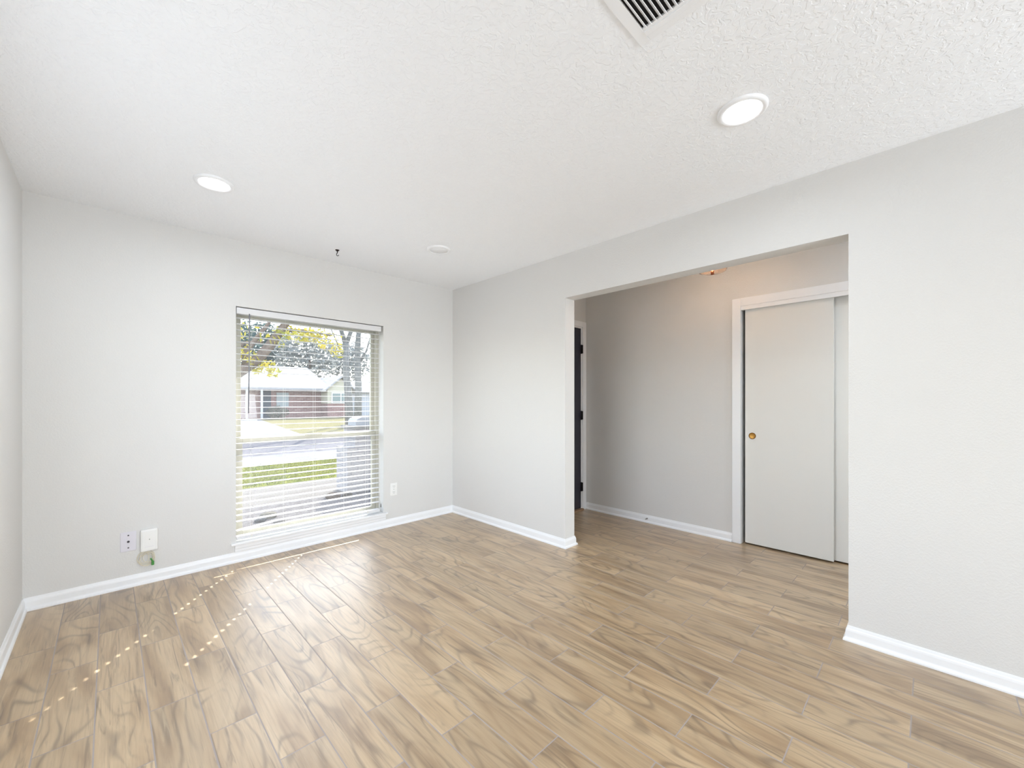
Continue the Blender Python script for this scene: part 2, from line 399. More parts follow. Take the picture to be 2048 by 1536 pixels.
# ------------------------------------------------------------------ front window
FY = 0.10
win = empty('window_1', ((WX0 + WX1) / 2, FY, WZ0), 'tall single-hung window with almond frame behind the blind', 'window', None, 'structure')
ZR0, ZR1 = 0.880, 0.925
mb = MB()
mb.box(WX0, WX0 + 0.030, FY, FY + 0.09, WZ0, WZ1); mb.box(WX1 - 0.030, WX1, FY, FY + 0.09, WZ0, WZ1)
mb.box(WX0 + 0.03, WX1 - 0.03, FY, FY + 0.09, WZ1 - 0.035, WZ1); mb.box(WX0 + 0.03, WX1 - 0.03, FY, FY + 0.09, WZ0, WZ0 + 0.035)
mb.build('window_frame', M['frame'], win)
def sash(x0, x1, y0, y1, z0, z1, t, name):
    q = MB(); q.box(x0, x0 + t, y0, y1, z0, z1, 0.003); q.box(x1 - t, x1, y0, y1, z0, z1, 0.003); q.box(x0 + t, x1 - t, y0, y1, z0, z0 + t, 0.003); q.box(x0 + t, x1 - t, y0, y1, z1 - t, z1, 0.003)
    f = q.build(name, M['frame'], win, (0, 0, 0)); ym = (y0 + y1) / 2
    MB().box(x0 + t, x1 - t, ym - 0.002, ym + 0.002, z0 + t, z1 - t).build('pane', M['glass'], f)
up = sash(WX0 + 0.03, WX1 - 0.03, FY + 0.045, FY + 0.075, ZR0, WZ1 - 0.035, 0.030, 'upper_sash')
lo = sash(WX0 + 0.03, WX1 - 0.03, FY + 0.010, FY + 0.040, WZ0 + 0.035, ZR1, 0.034, 'lower_sash')
q = MB(); q.box(-1.49, -1.35, FY - 0.004, FY + 0.02, ZR1 - 0.004, ZR1 + 0.012, 0.003); q.build('sash_lock', M['frame'], win)

stool = empty('trim_1', (-1.414, 0, 0.075), 'white window stool and apron under the blind', 'window sill', None, 'structure')
MB().box(-2.048, -0.781, -0.026, 0.0, 0.129, 0.146, 0.004).box(WX0 + 0.001, WX1 - 0.001, 0.0, FY, 0.1311, 0.146).build('window_stool', M['trim'], stool)
MB().sweep([(-0.797, 0), (-2.022, 0)], [(0, 0.0752), (0.009, 0.0752), (0.011, 0.082), (0.011, 0.098), (0.014, 0.104), (0.014, 0.129), (0, 0.129)]).build('apron', M['trim'], stool)

# ------------------------------------------------------------------ venetian blind
BX0, BX1 = -2.006, -0.845
blind = empty('venetian_blind', (-1.42, 0.037, 0.16), 'white horizontal slat blind hanging open in the window', 'blind')
SY0, SY1 = 0.012, 0.062; PITCH = 0.0459; Z0S = 0.2527
MB().box(-2.009, -0.836, 0.004, 0.060, 1.886, 1.934, 0.004).build('head_rail', M['slat'], blind)
holes = (-1.892, -1.424)
def slat_mesh(z, droop=0.0):
    q = MB(); xs = [BX0]
    for h in holes: xs += [h - 0.007, h + 0.007]
    xs += [BX1]
    if droop: xs = sorted(xs + [-1.95, -1.85, -1.80, -1.73])
    prof = [(SY0, -0.0013), (SY0 + 0.010, -0.0004), (0.031, 0.0), (0.057, 0.0), (SY1 - 0.003, -0.0008), (SY1, -0.0013)]
    dz = lambda x: -droop * max(0.0, (-1.73 - x) / 0.27)
    for a, b in zip(xs[:-1], xs[1:]):
        hole = any(abs((a + b) / 2 - h) < 0.005 for h in holes)
        runs = [prof[:3], prof[3:]] if hole else [prof]
        for rn in runs:
            n = len(rn); vs = []
            for x in (a, b):
                for y, c in rn: vs.append((x, y, z + c + 0.0009 + dz(x)))
                for y, c in rn: vs.append((x, y, z + c - 0.0009 + dz(x)))
            fs = []
            for i in range(n - 1):
                fs.append((i, i + 1, 2 * n + i + 1, 2 * n + i)); fs.append((n + i, 3 * n + i, 3 * n + i + 1, n + i + 1))
            fs += [(0, 2 * n, 3 * n, n), (n - 1, 2 * n - 1, 4 * n - 1, 3 * n - 1), tuple(range(n)) + tuple(range(2 * n - 1, n - 1, -1)), tuple(range(2 * n, 3 * n)) + tuple(range(4 * n - 1, 3 * n - 1, -1))]
            q.add(vs, fs)
    return q
first = slat_mesh(Z0S + PITCH).build('slat', M['slat'], blind)
z_first = first.location.z
slat_mesh(Z0S, 0.0230).build('slat', M['slat'], blind)
for k in range(2, 36):
    o = first.copy(); COL.objects.link(o); o.parent = blind; o.location = (first.location.x, first.location.y, z_first + PITCH * (k - 1))
MB().box(BX0, BX1, SY0 + 0.001, SY1 - 0.001, 0.160, 0.186, 0.004).build('bottom_rail', M['slat'], blind)
for x in (-1.908, -1.672, -1.438, -1.172, -0.968):
    q = MB()
    for y in (SY0 - 0.0012, SY1 + 0.0012): q.tube([(x, y, 0.186), (x, y, 1.888)], 0.0005, 5)
    q.box(x - 0.004, x + 0.004, SY0 - 0.001, SY0 + 0.0008, 0.163, 0.190)
    q.build('ladder_cord', M['cord'], blind)
MB().tube([(-1.926, 0.000, 1.892), (-1.926, 0.0, 1.86), (-1.928, -0.001, 1.50), (-1.934, -0.003, 1.125)], 0.0042, 6).tube([(-1.926, 0.012, 1.888), (-1.926, 0.004, 1.886), (-1.926, 0, 1.895)], 0.0025, 6).build('tilt_wand', M['wand'], blind)
q = MB(); q.tube([(-0.860, 0.006, 1.89), (-0.860, 0.005, 1.2), (-0.858, 0.004, 0.62), (-0.856, 0.006, 0.36), (-0.846, 0.010, 0.27), (-0.838, 0.012, 0.235)], 0.0012, 6)
cordo = q.build('pull_cord', M['cord'], blind)
MB().lathe([(0, 0.236), (0.003, 0.235), (0.006, 0.222), (0.006, 0.200), (0, 0.199)], (-0.8375, 0.012, 0), 12).build('tassel', M['steel'], cordo)

# ------------------------------------------------------------------ wall plates and cable
def outlet():
    r = empty('wall_outlet', (-0.7105, 0, 0.356), 'small white duplex outlet on the wall right of the window', 'outlet')
    MB().box(-0.7465, -0.6745, -0.006, 0, 0.295, 0.417, 0.003).build('cover_plate', M['plastic'], r)
    for z in (0.384, 0.328):
        f = MB().box(-0.7275, -0.6935, -0.009, -0.0055, z - 0.0175, z + 0.0175, 0.0015).build('receptacle', M['plastic'], r)
        q = MB(); q.box(-0.7190, -0.7165, -0.0094, -0.0085, z - 0.001, z + 0.010); q.box(-0.7045, -0.7020, -0.0094, -0.0085, z - 0.001, z + 0.008); q.lathe([(0, -0.0094), (0.0028, -0.0094), (0.0028, -0.0085)], (-0.7105, 0, z - 0.009), 12, 'Y')
        q.build('slots', M['screw'], f)
    MB().lathe([(0, -0.0082), (0.003, -0.0078), (0.003, -0.0058)], (-0.7105, 0, 0.356), 14, 'Y').build('screw', M['steel'], r)
outlet()
r = empty('cable_wall_plate', (-2.610, 0, 0.297), 'cool white cable plate with three dark dots, left of the box', 'wall plate')
MB().box(-2.6485, -2.5715, -0.006, 0, 0.236, 0.362, 0.0025).build('cover_plate', M['plate'], r)
for z in (0.340, 0.259): MB().lathe([(0, -0.0078), (0.0042, -0.0074), (0.0042, -0.0055)], (-2.610, 0, z), 14, 'Y').build('screw', M['screw'], r)
MB().lathe([(0, -0.017), (0.0026, -0.017), (0.0034, -0.016), (0.0048, -0.015), (0.0048, -0.008), (0.0068, -0.008), (0.0068, -0.0055)], (-2.610, 0, 0.299), 12, 'Y').build('coax_jack', M['screw'], r)

r = empty('fiber_box', (-2.508, 0, 0.289), 'white rounded plastic box on the wall above a cable coil', 'junction box')
MB().box(-2.552, -2.464, -0.026, 0, 0.216, 0.362, 0.010).build('cover', M['plastic'], r)
MB().lathe([(0, -0.0268), (0.0028, -0.0268), (0.0028, -0.0255)], (-2.507, 0, 0.296), 12, 'Y').build('indicator', M['steel'], r)
MB().box(-2.530, -2.486, -0.0264, -0.0258, 0.247, 0.2485).build('seam', M['plate'], r)
r = empty('cable_coil', (-2.520, -0.012, 0.160), 'coil of cream cable hanging below the white wall box', 'cable')
rnd = random.Random(4)
q = MB()
for k, (cx, cz, rx, rz) in enumerate([(-2.524, 0.176, 0.044, 0.044), (-2.528, 0.170, 0.040, 0.046), (-2.518, 0.164, 0.040, 0.042), (-2.522, 0.158, 0.036, 0.040), (-2.532, 0.178, 0.022, 0.036), (-2.514, 0.178, 0.026, 0.034)]):
    y = -0.005 - 0.0032 * k
    q.tube([(cx + rx * math.cos(a), y + 0.0015 * math.sin(2 * a + k), cz + rz * math.sin(a)) for a in [2 * math.pi * i / 28 for i in range(28)]], 0.0017, 6, closed=True)
q.tube([(-2.500, -0.012, 0.216), (-2.488, -0.014, 0.20), (-2.482, -0.014, 0.178), (-2.486, -0.014, 0.150), (-2.497, -0.014, 0.128)], 0.0017, 6)
q.build('cable', M['cable'], r)
MB().tube([(-2.500, -0.022, 0.166), (-2.492, -0.023, 0.146)], 0.0046, 4).build('connector_boot', M['green'], r)
MB().box(-2.497, -2.483, -0.029, -0.017, 0.119, 0.146, 0.002).build('connector', M['green'], r)

# ------------------------------------------------------------------ ceiling fittings
def downlight(x, y, lit, label, power=3.0):
    r = empty('recessed_light', (x, y, H), label, 'ceiling light', 'recessed ceiling lights')
    MB().lathe([(0.094, H), (0.094, H - 0.005), (0.091, H - 0.010), (0.084, H - 0.013), (0.074, H - 0.011), (0.070, H - 0.006), (0.070, H)], (x, y, 0), 56).build('trim_ring', M['trim'], r)
    MB().lathe([(0, H - 0.008), (0.071, H - 0.008), (0.071, H - 0.002), (0, H - 0.002)], (x, y, 0), 56).build('diffuser', M['lens_on' if lit else 'lens_off'], r)
    if lit:
        d = bpy.data.lights.new('downlight_lamp', 'AREA'); d.shape = 'DISK'; d.size = 0.13; d.energy = power; d.spread = R(172); d.color = (0.82, 0.91, 1.0)
        o = bpy.data.objects.new('downlight_lamp', d); COL.objects.link(o); o.parent = r; o.location = (0, 0, -0.015)
downlight(-0.806, -3.133, True, 'glowing round recessed light near the hall opening, largest in view')
downlight(-2.280, -0.884, True, 'glowing round recessed light above the window wall at left')
downlight(-0.806, -0.915, False, 'unlit round recessed light near the far room corner')

downlight(-2.280, -3.133, True, 'unseen recessed light above the camera, added by symmetry for fill')  # unseen fourth light, inferred from the grid and added for fill
r = empty('ceiling_vent', (-1.64, -3.23, H), 'white louvered air vent cut off by the top edge', 'vent')
VX1, VY1 = -1.400, -2.990; VX0, VY0 = VX1 - 0.50, VY1 - 0.46
LX1, LY1 = -1.458, -3.026; LX0, LY0 = VX0 + 0.055, VY0 + 0.035
q = MB()
q.box(VX0, VX1, LY1, VY1, H - 0.007, H, 0.002); q.box(VX0, VX1, VY0, LY0, H - 0.007, H, 0.002)
q.box(LX1 + 0.001, VX1, LY0, LY1, H - 0.007, H, 0.002); q.box(VX0, LX0, LY0, LY1, H - 0.007, H, 0.002)
q.box(LX1 + 0.012, LX1 + 0.032, LY0, LY1, H - 0.0105, H - 0.006, 0.002)
q.build('vent_frame', M['trim'], r)
MB().box(LX0, LX1, LY0, LY1, H - 0.001, H - 0.0002).build('duct_shade_sheet', M['dark'], r)  # flat dark sheet painted as the shade inside the duct
ny = 24
for k in range(ny):
    y = LY1 - 0.012 - k * 0.0170
    if y < LY0 + 0.008: break
    q = MB(); a = R(-43); c, s_ = math.cos(a), math.sin(a); L = 0.0068; t = 0.0008
    pts = [(-L * c - t * s_, -L * s_ * -1 - t * c), (L * c - t * s_, -L * s_ - t * c), (L * c + t * s_, -L * s_ + t * c), (-L * c + t * s_, L * s_ + t * c)]
    vs = [(x, y + p, H - 0.0070 + z_) for x in (LX0, LX1) for p, z_ in pts]
    q.add(vs, [(0, 1, 2, 3), (7, 6, 5, 4), (0, 4, 5, 1), (1, 5, 6, 2), (2, 6, 7, 3), (3, 7, 4, 0)])
    q.build('louver', M['trim'], r)

r = empty('ceiling_hook', (-1.385, -0.332, H), 'small dark bronze plant hook screwed into the ceiling', 'hook')
MB().lathe([(0, H), (0.016, H), (0.016, H - 0.002), (0.010, H - 0.006), (0.005, H - 0.012), (0, H - 0.012)], (-1.385, -0.332, 0), 20).build('hook_plate', M['bronze'], r)
pts = [(-1.385, -0.332, H - 0.008), (-1.385, -0.332, H - 0.026)]
pts += [(-1.385 + 0.009 * math.sin(a), -0.332 - 0.004 * math.sin(a), H - 0.037 + 0.011 * math.cos(a)) for a in [R(v) for v in range(200, 20, -20)]]
MB().tube([(-1.385, -0.332, H - 0.008), (-1.385, -0.332, H - 0.024), (-1.391, -0.331, H - 0.032), (-1.390, -0.331, H - 0.043), (-1.383, -0.332, H - 0.048), (-1.376, -0.333, H - 0.043), (-1.376, -0.333, H - 0.036)], [0.0045, 0.0035, 0.0028, 0.0028, 0.0028, 0.0026, 0.0018], 8).build('hook', M['bronze'], r)

# ------------------------------------------------------------------ entry door
r = empty('door_1', (0.64, HN, 0), 'dark navy entry door seen edge-on at the hall end', 'door', None, 'structure')
q = MB()
for x0, x1 in ((DX0 - 0.052, DX0 + 0.003), (DX1 - 0.003, HX - 0.008)): q.box(x0, x1, HN - 0.014, HN, 0, DZ + 0.058, 0.003)
q.box(DX0 + 0.003, DX1 - 0.003, HN - 0.014, HN, DZ - 0.003, DZ + 0.058, 0.003)
q.box(DX1 - 0.016, DX1, HN, HN + 0.14, 0, DZ); q.box(DX0, DX0 + 0.016, HN, HN + 0.14, 0, DZ); q.box(DX0 + 0.016, DX1 - 0.016, HN, HN + 0.14, DZ - 0.016, DZ)
q.build('door_casing', M['trim'], r)
leaf = MB().box(DX0 + 0.019, DX1 - 0.020, HN + 0.004, HN + 0.048, 0.022, DZ - 0.019, 0.002).build('door_leaf', M['dark_door'], r)
for z in (1.80, 1.06, 0.26):
    MB().tube([(DX1 - 0.019, HN - 0.002, z - 0.05), (DX1 - 0.019, HN - 0.002, z + 0.05)], 0.0065, 10).box(DX1 - 0.019, DX1 - 0.004, HN - 0.0145 - 0.002, HN + 0.004, z - 0.047, z + 0.047).build('hinge', M['black_metal'], r)
MB().box(DX0, DX1, HN - 0.03, HN + 0.13, 0.0, 0.018, 0.004).build('threshold', M['oak'], r)

# ------------------------------------------------------------------ closet
r = empty('trim_2', (HX, CY0, 0), 'white two-step casing around the closet opening', 'casing', None, 'structure')
q = MB()
q.box(HX - 0.016, HX, CY0, CY0 + 0.068, 0, CZ + 0.068, 0.003); q.box(HX - 0.016, HX, CY1 - 0.068, CY1, 0, CZ + 0.068, 0.003); q.box(HX - 0.016, HX, CY1, CY0, CZ, CZ + 0.068, 0.003)
q.box(HX, HX + 0.12, CY0 - 0.002, CY0 + 0.002, 0, CZ); q.box(HX - 0.010, HX + 0.012, CY1, CY0, CZ - 0.034, CZ + 0.001, 0.002)
q.build('door_casing', M['trim'], r)
def closet_door(name, x, y0, y1, label, pull):
    d = tag(empty(name, (x, (y0 + y1) / 2, 0.012), label, 'closet door'), kind='structure')
    MB().box(x, x + 0.032, y0, y1, 0.014, CZ - 0.012, 0.002).build('door_leaf', M['door'], d)
    if pull is not None:
        f = MB().lathe([(0.0275, x - 0.0002), (0.0275, x - 0.002), (0.0255, x - 0.003), (0.0225, x - 0.002), (0.0215, x - 0.0004)], (0, pull, 0.926), 36, 'X').build('finger_pull', M['rim'], d)
        MB().lathe([(0.0218, x - 0.0016), (0.019, x - 0.0007), (0, x - 0.0006)], (0, pull, 0.926), 36, 'X').build('pull_cup', M['brass'], f)
closet_door('door_2', HX + 0.016, -3.178, -2.577, 'cream flat sliding closet door with a round brass pull', -2.632)
closet_door('door_3', HX + 0.058, -3.795, -3.140, 'rear sliding closet panel partly hidden by the opening edge', None)
MB().box(HX + 0.001, HX + 0.115, CY1 + 0.003, CY0 - 0.003, CZ - 0.009, CZ - 0.001).build('door_track', M['steel'], r)

r = empty('door_stop', (HX - 0.012, -1.696, 0.042), 'tiny spring door stop sticking out of the hall baseboard', 'door stop')
q = MB(); x0 = HX - 0.011
q.tube([(x0 - 0.002 - 0.045 * i / 60, -1.696 + 0.0045 * math.cos(i * 0.9), 0.042 + 0.0045 * math.sin(i * 0.9)) for i in range(61)], 0.0011, 5)
q.build('spring', M['steel'], r)
MB().lathe([(0, x0), (0.007, x0), (0.007, x0 - 0.003), (0, x0 - 0.004)], (0, -1.696, 0.042), 14, 'X').build('stop_base', M['steel'], r)
MB().lathe([(0, x0 - 0.047), (0.0055, x0 - 0.047), (0.0055, x0 - 0.058), (0, x0 - 0.060)], (0, -1.696, 0.042), 14, 'X').build('rubber_tip', M['plastic'], r)

downlight(0.645, -4.45, True, 'added unseen recessed light brightening the hall and closet', 15.0)  # added unseen lamp to lift the hall and closet
# ------------------------------------------------------------------ hall ceiling lamp
LX, LY = 0.645, -2.50
r = empty('hall_ceiling_lamp', (LX, LY, H), 'warm glass hall ceiling lamp peeking below the opening header', 'ceiling light')
MB().lathe([(0, H), (0.06, H), (0.06, H - 0.015), (0.02, H - 0.03), (0.008, H - 0.035), (0.008, 2.235), (0, 2.235)], (LX, LY, 0), 28).build('canopy', M['bronze'], r)
gm = NT('clear_lamp_glass'); gm.set(Base_Color=lin(255, 240, 228), Roughness=0.05); gm.b.inputs['Transmission Weight'].default_value = 1.0; gm.b.inputs['IOR'].default_value = 1.15
MB().lathe([(0.012, 2.221), (0.08, 2.2205), (0.096, 2.226), (0.102, 2.240), (0.102, 2.36), (0.100, 2.36), (0.100, 2.241), (0.095, 2.228), (0.08, 2.2225), (0.012, 2.223)], (LX, LY, 0), 40).build('glass_shade', gm.m, r)
MB().lathe([(0, 2.236), (0.012, 2.234), (0.012, 2.214), (0.012, 2.203), (0.010, 2.201), (0, 2.201)], (LX, LY, 0), 16).build('finial', plain('copper_finial', (140, 84, 58), 0.35, 0.1, 40, 0.7), r)
for s_ in (-1, 1):
    MB().lathe([(0, 2.29), (0.014, 2.295), (0.026, 2.315), (0.026, 2.335), (0.016, 2.355), (0.013, 2.375), (0, 2.376)], (LX + 0.05 * s_, LY, 0), 18).build('bulb', mat_emit('warm_bulb', (255, 205, 150), 14.0), r)
d = bpy.data.lights.new('hall_lamp_light', 'POINT'); d.energy = 30.0; d.color = (1.0, 0.77, 0.58); d.shadow_soft_size = 0.05
o = bpy.data.objects.new('hall_lamp_light', d); COL.objects.link(o); o.parent = r; o.location = (0, 0, -0.11 - 0.02)

# ------------------------------------------------------------------ outdoors
GZ = -0.20
def ground(name, poly, z, mat, label, cat): return struct(name, MB().prism(poly, z - 0.3, z), mat, label, cat)
ground('garden_bed', [(-9, 0.24), (9, 0.24), (9, 2.70), (-9, 2.70)], GZ, mat_ground('gravel_mulch', (176, 168, 168), (226, 220, 218), 14.0, k=0.62), 'pale gravel garden bed below the window', 'garden bed')
ground('walkway', [(-9, 2.70), (9, 2.70), (9, 3.98), (-9, 4.10)], GZ + 0.006, mat_ground('concrete_walk', (222, 214, 206), (236, 228, 220), 3.0, 0.9, 0.1, k=0.6), 'pinkish concrete front walk outside the window', 'path')
ground('lawn', [(-30, 4.10), (-9, 4.10), (9, 3.98), (40, 4.0), (40, 6.60), (-30, 6.60)], GZ, mat_ground('lawn_grass', (120, 138, 52), (186, 186, 84), 5.0, k=1.05), 'green front lawn strip outside the window', 'lawn')
ground('sidewalk', [(-30, 6.60), (40, 6.60), (40, 8.40), (-30, 8.40)], GZ + 0.004, mat_ground('pale_concrete', (226, 224, 222), (240, 238, 236), 2.0, 0.9, 0.1), 'pale sidewalk along the street', 'sidewalk')
ground('street', [(-60, 8.40), (90, 8.40), (90, 14.6), (-60, 14.6)], GZ - 0.06, mat_ground('asphalt', (186, 182, 188), (214, 210, 214), 6.0, 0.9, 0.15, k=0.72), 'grey asphalt street beyond the lawn', 'street')
ground('far_lawn', [(-80, 14.6), (120, 14.6), (120, 90), (-80, 90)], GZ, mat_ground('dry_grass', (206, 198, 138), (228, 216, 170), 1.5, k=1.0), 'dry yellow lawn across the street', 'lawn')
ground('driveway', [(-8, 14.55), (3.05, 14.55), (5.6, 33.0), (-8, 33.0)], GZ + 0.01, mat_ground('drive_concrete', (232, 230, 230), (242, 240, 238), 1.0, 0.9, 0.05), 'white concrete driveway across the street', 'driveway')
rnd = random.Random(11)
q = MB()
for i in range(9000):
    x = rnd.uniform(-2.2, 2.6); y = rnd.uniform(4.12, 6.55); h = rnd.uniform(0.02, 0.07); a = rnd.uniform(0, 6.28); lx, ly = rnd.uniform(-0.03, 0.03), rnd.uniform(-0.03, 0.03); wd = 0.006
    q.add([(x - wd * math.cos(a), y - wd * math.sin(a), GZ), (x + wd * math.cos(a), y + wd * math.sin(a), GZ), (x + lx, y + ly, GZ + h)], [(0, 1, 2)])
tag(q.build('grass', mat_leaf('grass_blades', (116, 142, 40), (196, 190, 70), 1.05), recalc=False), 'short green grass blades on the near lawn strip', 'grass', None, 'stuff')

# our own roof overhang above the window
struct('trim_3', MB().box(-6, 3.5, 0.24, 1.06, 2.43, 2.47).box(-6, 3.5, 1.04, 1.07, 2.43, 2.60), M['trim'], 'roof soffit above the window outside', 'eave')

# brick pier
pier_m = mat_brick('painted_brick', (206, 202, 204), (220, 214, 212), (190, 186, 190), k=1.7)
r = empty('brick_pier', (0.18, 2.78, GZ), 'pale painted brick pier in the garden right of the lawn view', 'pier')
MB().box(-0.10, 0.62, 2.56, 2.98, GZ, 0.50).box(0.02, 0.62, 2.56, 2.98, 0.50, 0.78).build('pier_shaft', pier_m, r)
MB().box(-0.02, 0.66, 2.52, 3.02, 0.78, 0.83, 0.008).build('pier_cap', mat_ground('cap_stone', (226, 222, 214), (238, 234, 228), 8.0, 0.8, 0.1), r)
q = MB(); prof = [(0.06, 0.83), (0.06, 0.90), (0.09, 0.94), (0.16, 0.965), (0.28, 0.965), (0.35, 0.94), (0.38, 0.90), (0.38, 0.83)]
n = len(prof); q.add([(x, 2.62, z) for x, z in prof] + [(x, 2.92, z) for x, z in prof], [tuple(range(n)), tuple(range(n, 2 * n))[::-1]] + [(i, (i + 1) % n, n + (i + 1) % n, n + i) for i in range(n)])
tag(q.build('metal_box', plain('weathered_grey_metal', (128, 132, 140), 0.5, 0.1, 20, 0.3)), 'grey dome-topped metal box standing on the brick pier', 'mailbox')

# stones
def stone(x, y, s, rgb, label, seed):
    bm = bmesh.new(); bmesh.ops.create_icosphere(bm, subdivisions=3, radius=1.0); rr = random.Random(seed)
    dirs = [(Vector((rr.gauss(0, 1), rr.gauss(0, 1), rr.gauss(0, 1))).normalized(), rr.uniform(0.72, 0.95)) for _ in range(9)]
    for v in bm.verts:
        for d_, lim in dirs:
            k = v.co.dot(d_)
            if k > lim: v.co -= d_ * (k - lim)
        v.co = Vector((v.co.x * s * 1.3, v.co.y * s, v.co.z * s * 0.62))
    q = MB(); bm.verts.ensure_lookup_table(); q.add([(v.co.x + x, v.co.y + y, v.co.z + GZ + s * 0.36) for v in bm.verts], [[a.index for a in f.verts] for f in bm.faces]); bm.free()
    tag(q.build('garden_stone', mat_ground('stone_%d' % seed, tuple(int(c * 0.8) for c in rgb), rgb, 14.0)), label, 'stone', 'stones in the garden bed')
stone(-0.36, 2.44, 0.085, (180, 156, 132), 'brown flat stone left of the brick pier', 1)
stone(-0.17, 2.38, 0.060, (150, 144, 132), 'dark thin stone touching the brick pier base', 2)
stone(-1.32, 1.95, 0.075, (226, 218, 200), 'cream stone in the bed seen low at the left of the blind', 3)
stone(-1.43, 1.84, 0.050, (176, 178, 182), 'small grey stone beside the cream stone in the bed', 4)
stone(-1.28, 1.66, 0.055, (214, 208, 206), 'small pale stone in front of the cream stone', 5)

# trees
def leaves(q, cx, cy, cz, rx, ry, rz, n, size, rr, hollow=0.35):
    for _ in range(n):
        while True:
            p = Vector((rr.uniform(-1, 1), rr.uniform(-1, 1), rr.uniform(-1, 1)))
            if hollow < p.length < 1: break
        c = Vector((cx + p.x * rx, cy + p.y * ry, cz + p.z * rz)); s = size * rr.uniform(0.6, 1.3)
        a = Vector((rr.gauss(0, 1), rr.gauss(0, 1), rr.gauss(0, 1))).normalized(); b = a.orthogonal().normalized()
        q.add([c - a * s, c + b * s * 0.45, c + a * s, c - b * s * 0.45], [(0, 1, 2, 3)])
bark = mat_ground('brown_bark', (104, 88, 78), (150, 132, 118), 9.0, 0.95, 0.5, k=2.4)
gbark = mat_ground('grey_bark', (112, 112, 108), (150, 148, 144), 7.0, 0.95, 0.5, k=2.2)
def tree(name, x, y, label, limbs, crowns, barkm, leafm, size, seed, group=None):
    r = empty(name, (x, y, GZ), label, 'tree', group); rr = random.Random(seed); q = MB()
    for pts, rad in limbs: q.tube(pts, rad, 9)
    q.build('trunk', barkm, r)
    q = MB()
    for c in crowns: leaves(q, *c[:6], c[6], size, rr, c[7] if len(c) > 7 else 0.2)
    tag(q.build('foliage', leafm, r, recalc=False), kind='stuff')
yl = mat_leaf('yellow_green_leaves', (150, 160, 56), (226, 200, 60), 2.6)
Y = 7.4
limbs = [([(-1.5, Y, GZ), (-1.25, Y, 0.9), (-0.75, Y, 1.75), (-0.25, Y, 2.15), (0.05, Y, 2.55), (0.35, Y, 3.05), (0.8, Y, 3.8)], [0.17, 0.15, 0.13, 0.12, 0.11, 0.09, 0.06]),
         ([(-0.45, Y, 2.0), (-0.45, Y, 2.35), (-0.2, Y, 2.75), (0.1, Y, 3.2)], [0.09, 0.07, 0.05, 0.03]),
         ([(-0.9, Y, 1.6), (-0.75, Y, 2.2), (-0.5, Y, 2.55), (-0.1, Y, 2.62)], [0.07, 0.06, 0.045, 0.03]),
         ([(0.3, Y, 2.95), (0.9, Y, 3.0), (1.5, Y, 2.95)], [0.06, 0.04, 0.02])]
crowns = [(-0.45, Y, 2.2, 0.28, 0.3, 0.22, 60), (-0.15, Y, 2.05, 0.3, 0.3, 0.2, 70), (0.10, Y, 1.92, 0.18, 0.3, 0.12, 36), (0.35, Y - .2, 2.75, 0.45, 0.4, 0.22, 90), (0.85, Y, 2.95, 0.45, 0.4, 0.25, 110), (1.35, Y, 2.85, 0.42, 0.4, 0.28, 120), (1.62, Y, 2.55, 0.16, 0.3, 0.2, 40), (-0.5, Y, 2.75, 0.4, 0.4, 0.3, 60), (0.3, Y, 3.6, 1.6, 0.9, 0.5, 260)]
tree('yard_tree', -1.5, Y, 'near tree with leaning brown limbs and yellow leaves', limbs, crowns, bark, yl, 0.075, 21)
gl = mat_leaf('grey_green_leaves', (150, 156, 140), (186, 186, 170), 2.0)
X2, Y2 = 6.35, 18.0
limbs = [([(X2 + .1, Y2, GZ), (X2 + .02, Y2, 1.5), (X2 - .12, Y2, 3.0), (X2 - .10, Y2, 4.3)], [0.24, 0.19, 0.17, 0.16]),
         ([(X2 - .10, Y2, 4.2), (X2 - .35, Y2, 4.9), (X2 - .8, Y2, 6.2), (X2 - 1.2, Y2, 8.5)], [0.13, 0.11, 0.08, 0.04]),
         ([(X2 - .10, Y2, 4.2), (X2 + .15, Y2, 4.9), (X2 + .5, Y2, 6.4), (X2 + .7, Y2, 9.0)], [0.13, 0.11, 0.08, 0.04]),
         ([(X2 - .11, Y2, 3.3), (X2 - .5, Y2, 4.1), (X2 - .9, Y2, 5.0)], [0.07, 0.05, 0.03])]
tree('street_tree', X2, Y2, 'tall grey forked tree in front of the far house gable', limbs, [(X2, Y2, 7.5, 2.6, 2.2, 1.8, 500, 0.0), (X2 - 1.2, Y2, 4.4, 0.7, .7, .5, 40)], gbark, gl, 0.14, 22, 'grey trunked trees across the street')
X3, Y3 = 9.1, 23.0
tree('street_tree', X3, Y3, 'slimmer grey tree right of the forked tree', [([(X3, Y3, GZ), (X3 + .05, Y3, 2.0), (X3 - .02, Y3, 4.5), (X3 + .2, Y3, 8.0)], [0.26, 0.22, 0.2, 0.1]), ([(X3, Y3, 3.6), (X3 + .6, Y3, 4.6), (X3 + 1.0, Y3, 6.0)], [0.1, 0.07, 0.04])], [(X3, Y3, 7.6, 2.0, 2.0, 1.6, 300, 0.0)], gbark, gl, 0.14, 23, 'grey trunked trees across the street')
ev = mat_leaf('dark_evergreen', (66, 92, 92), (96, 120, 112), 2.4); pv = mat_leaf('pale_grey_twigs', (150, 156, 152), (184, 186, 182), 2.2)
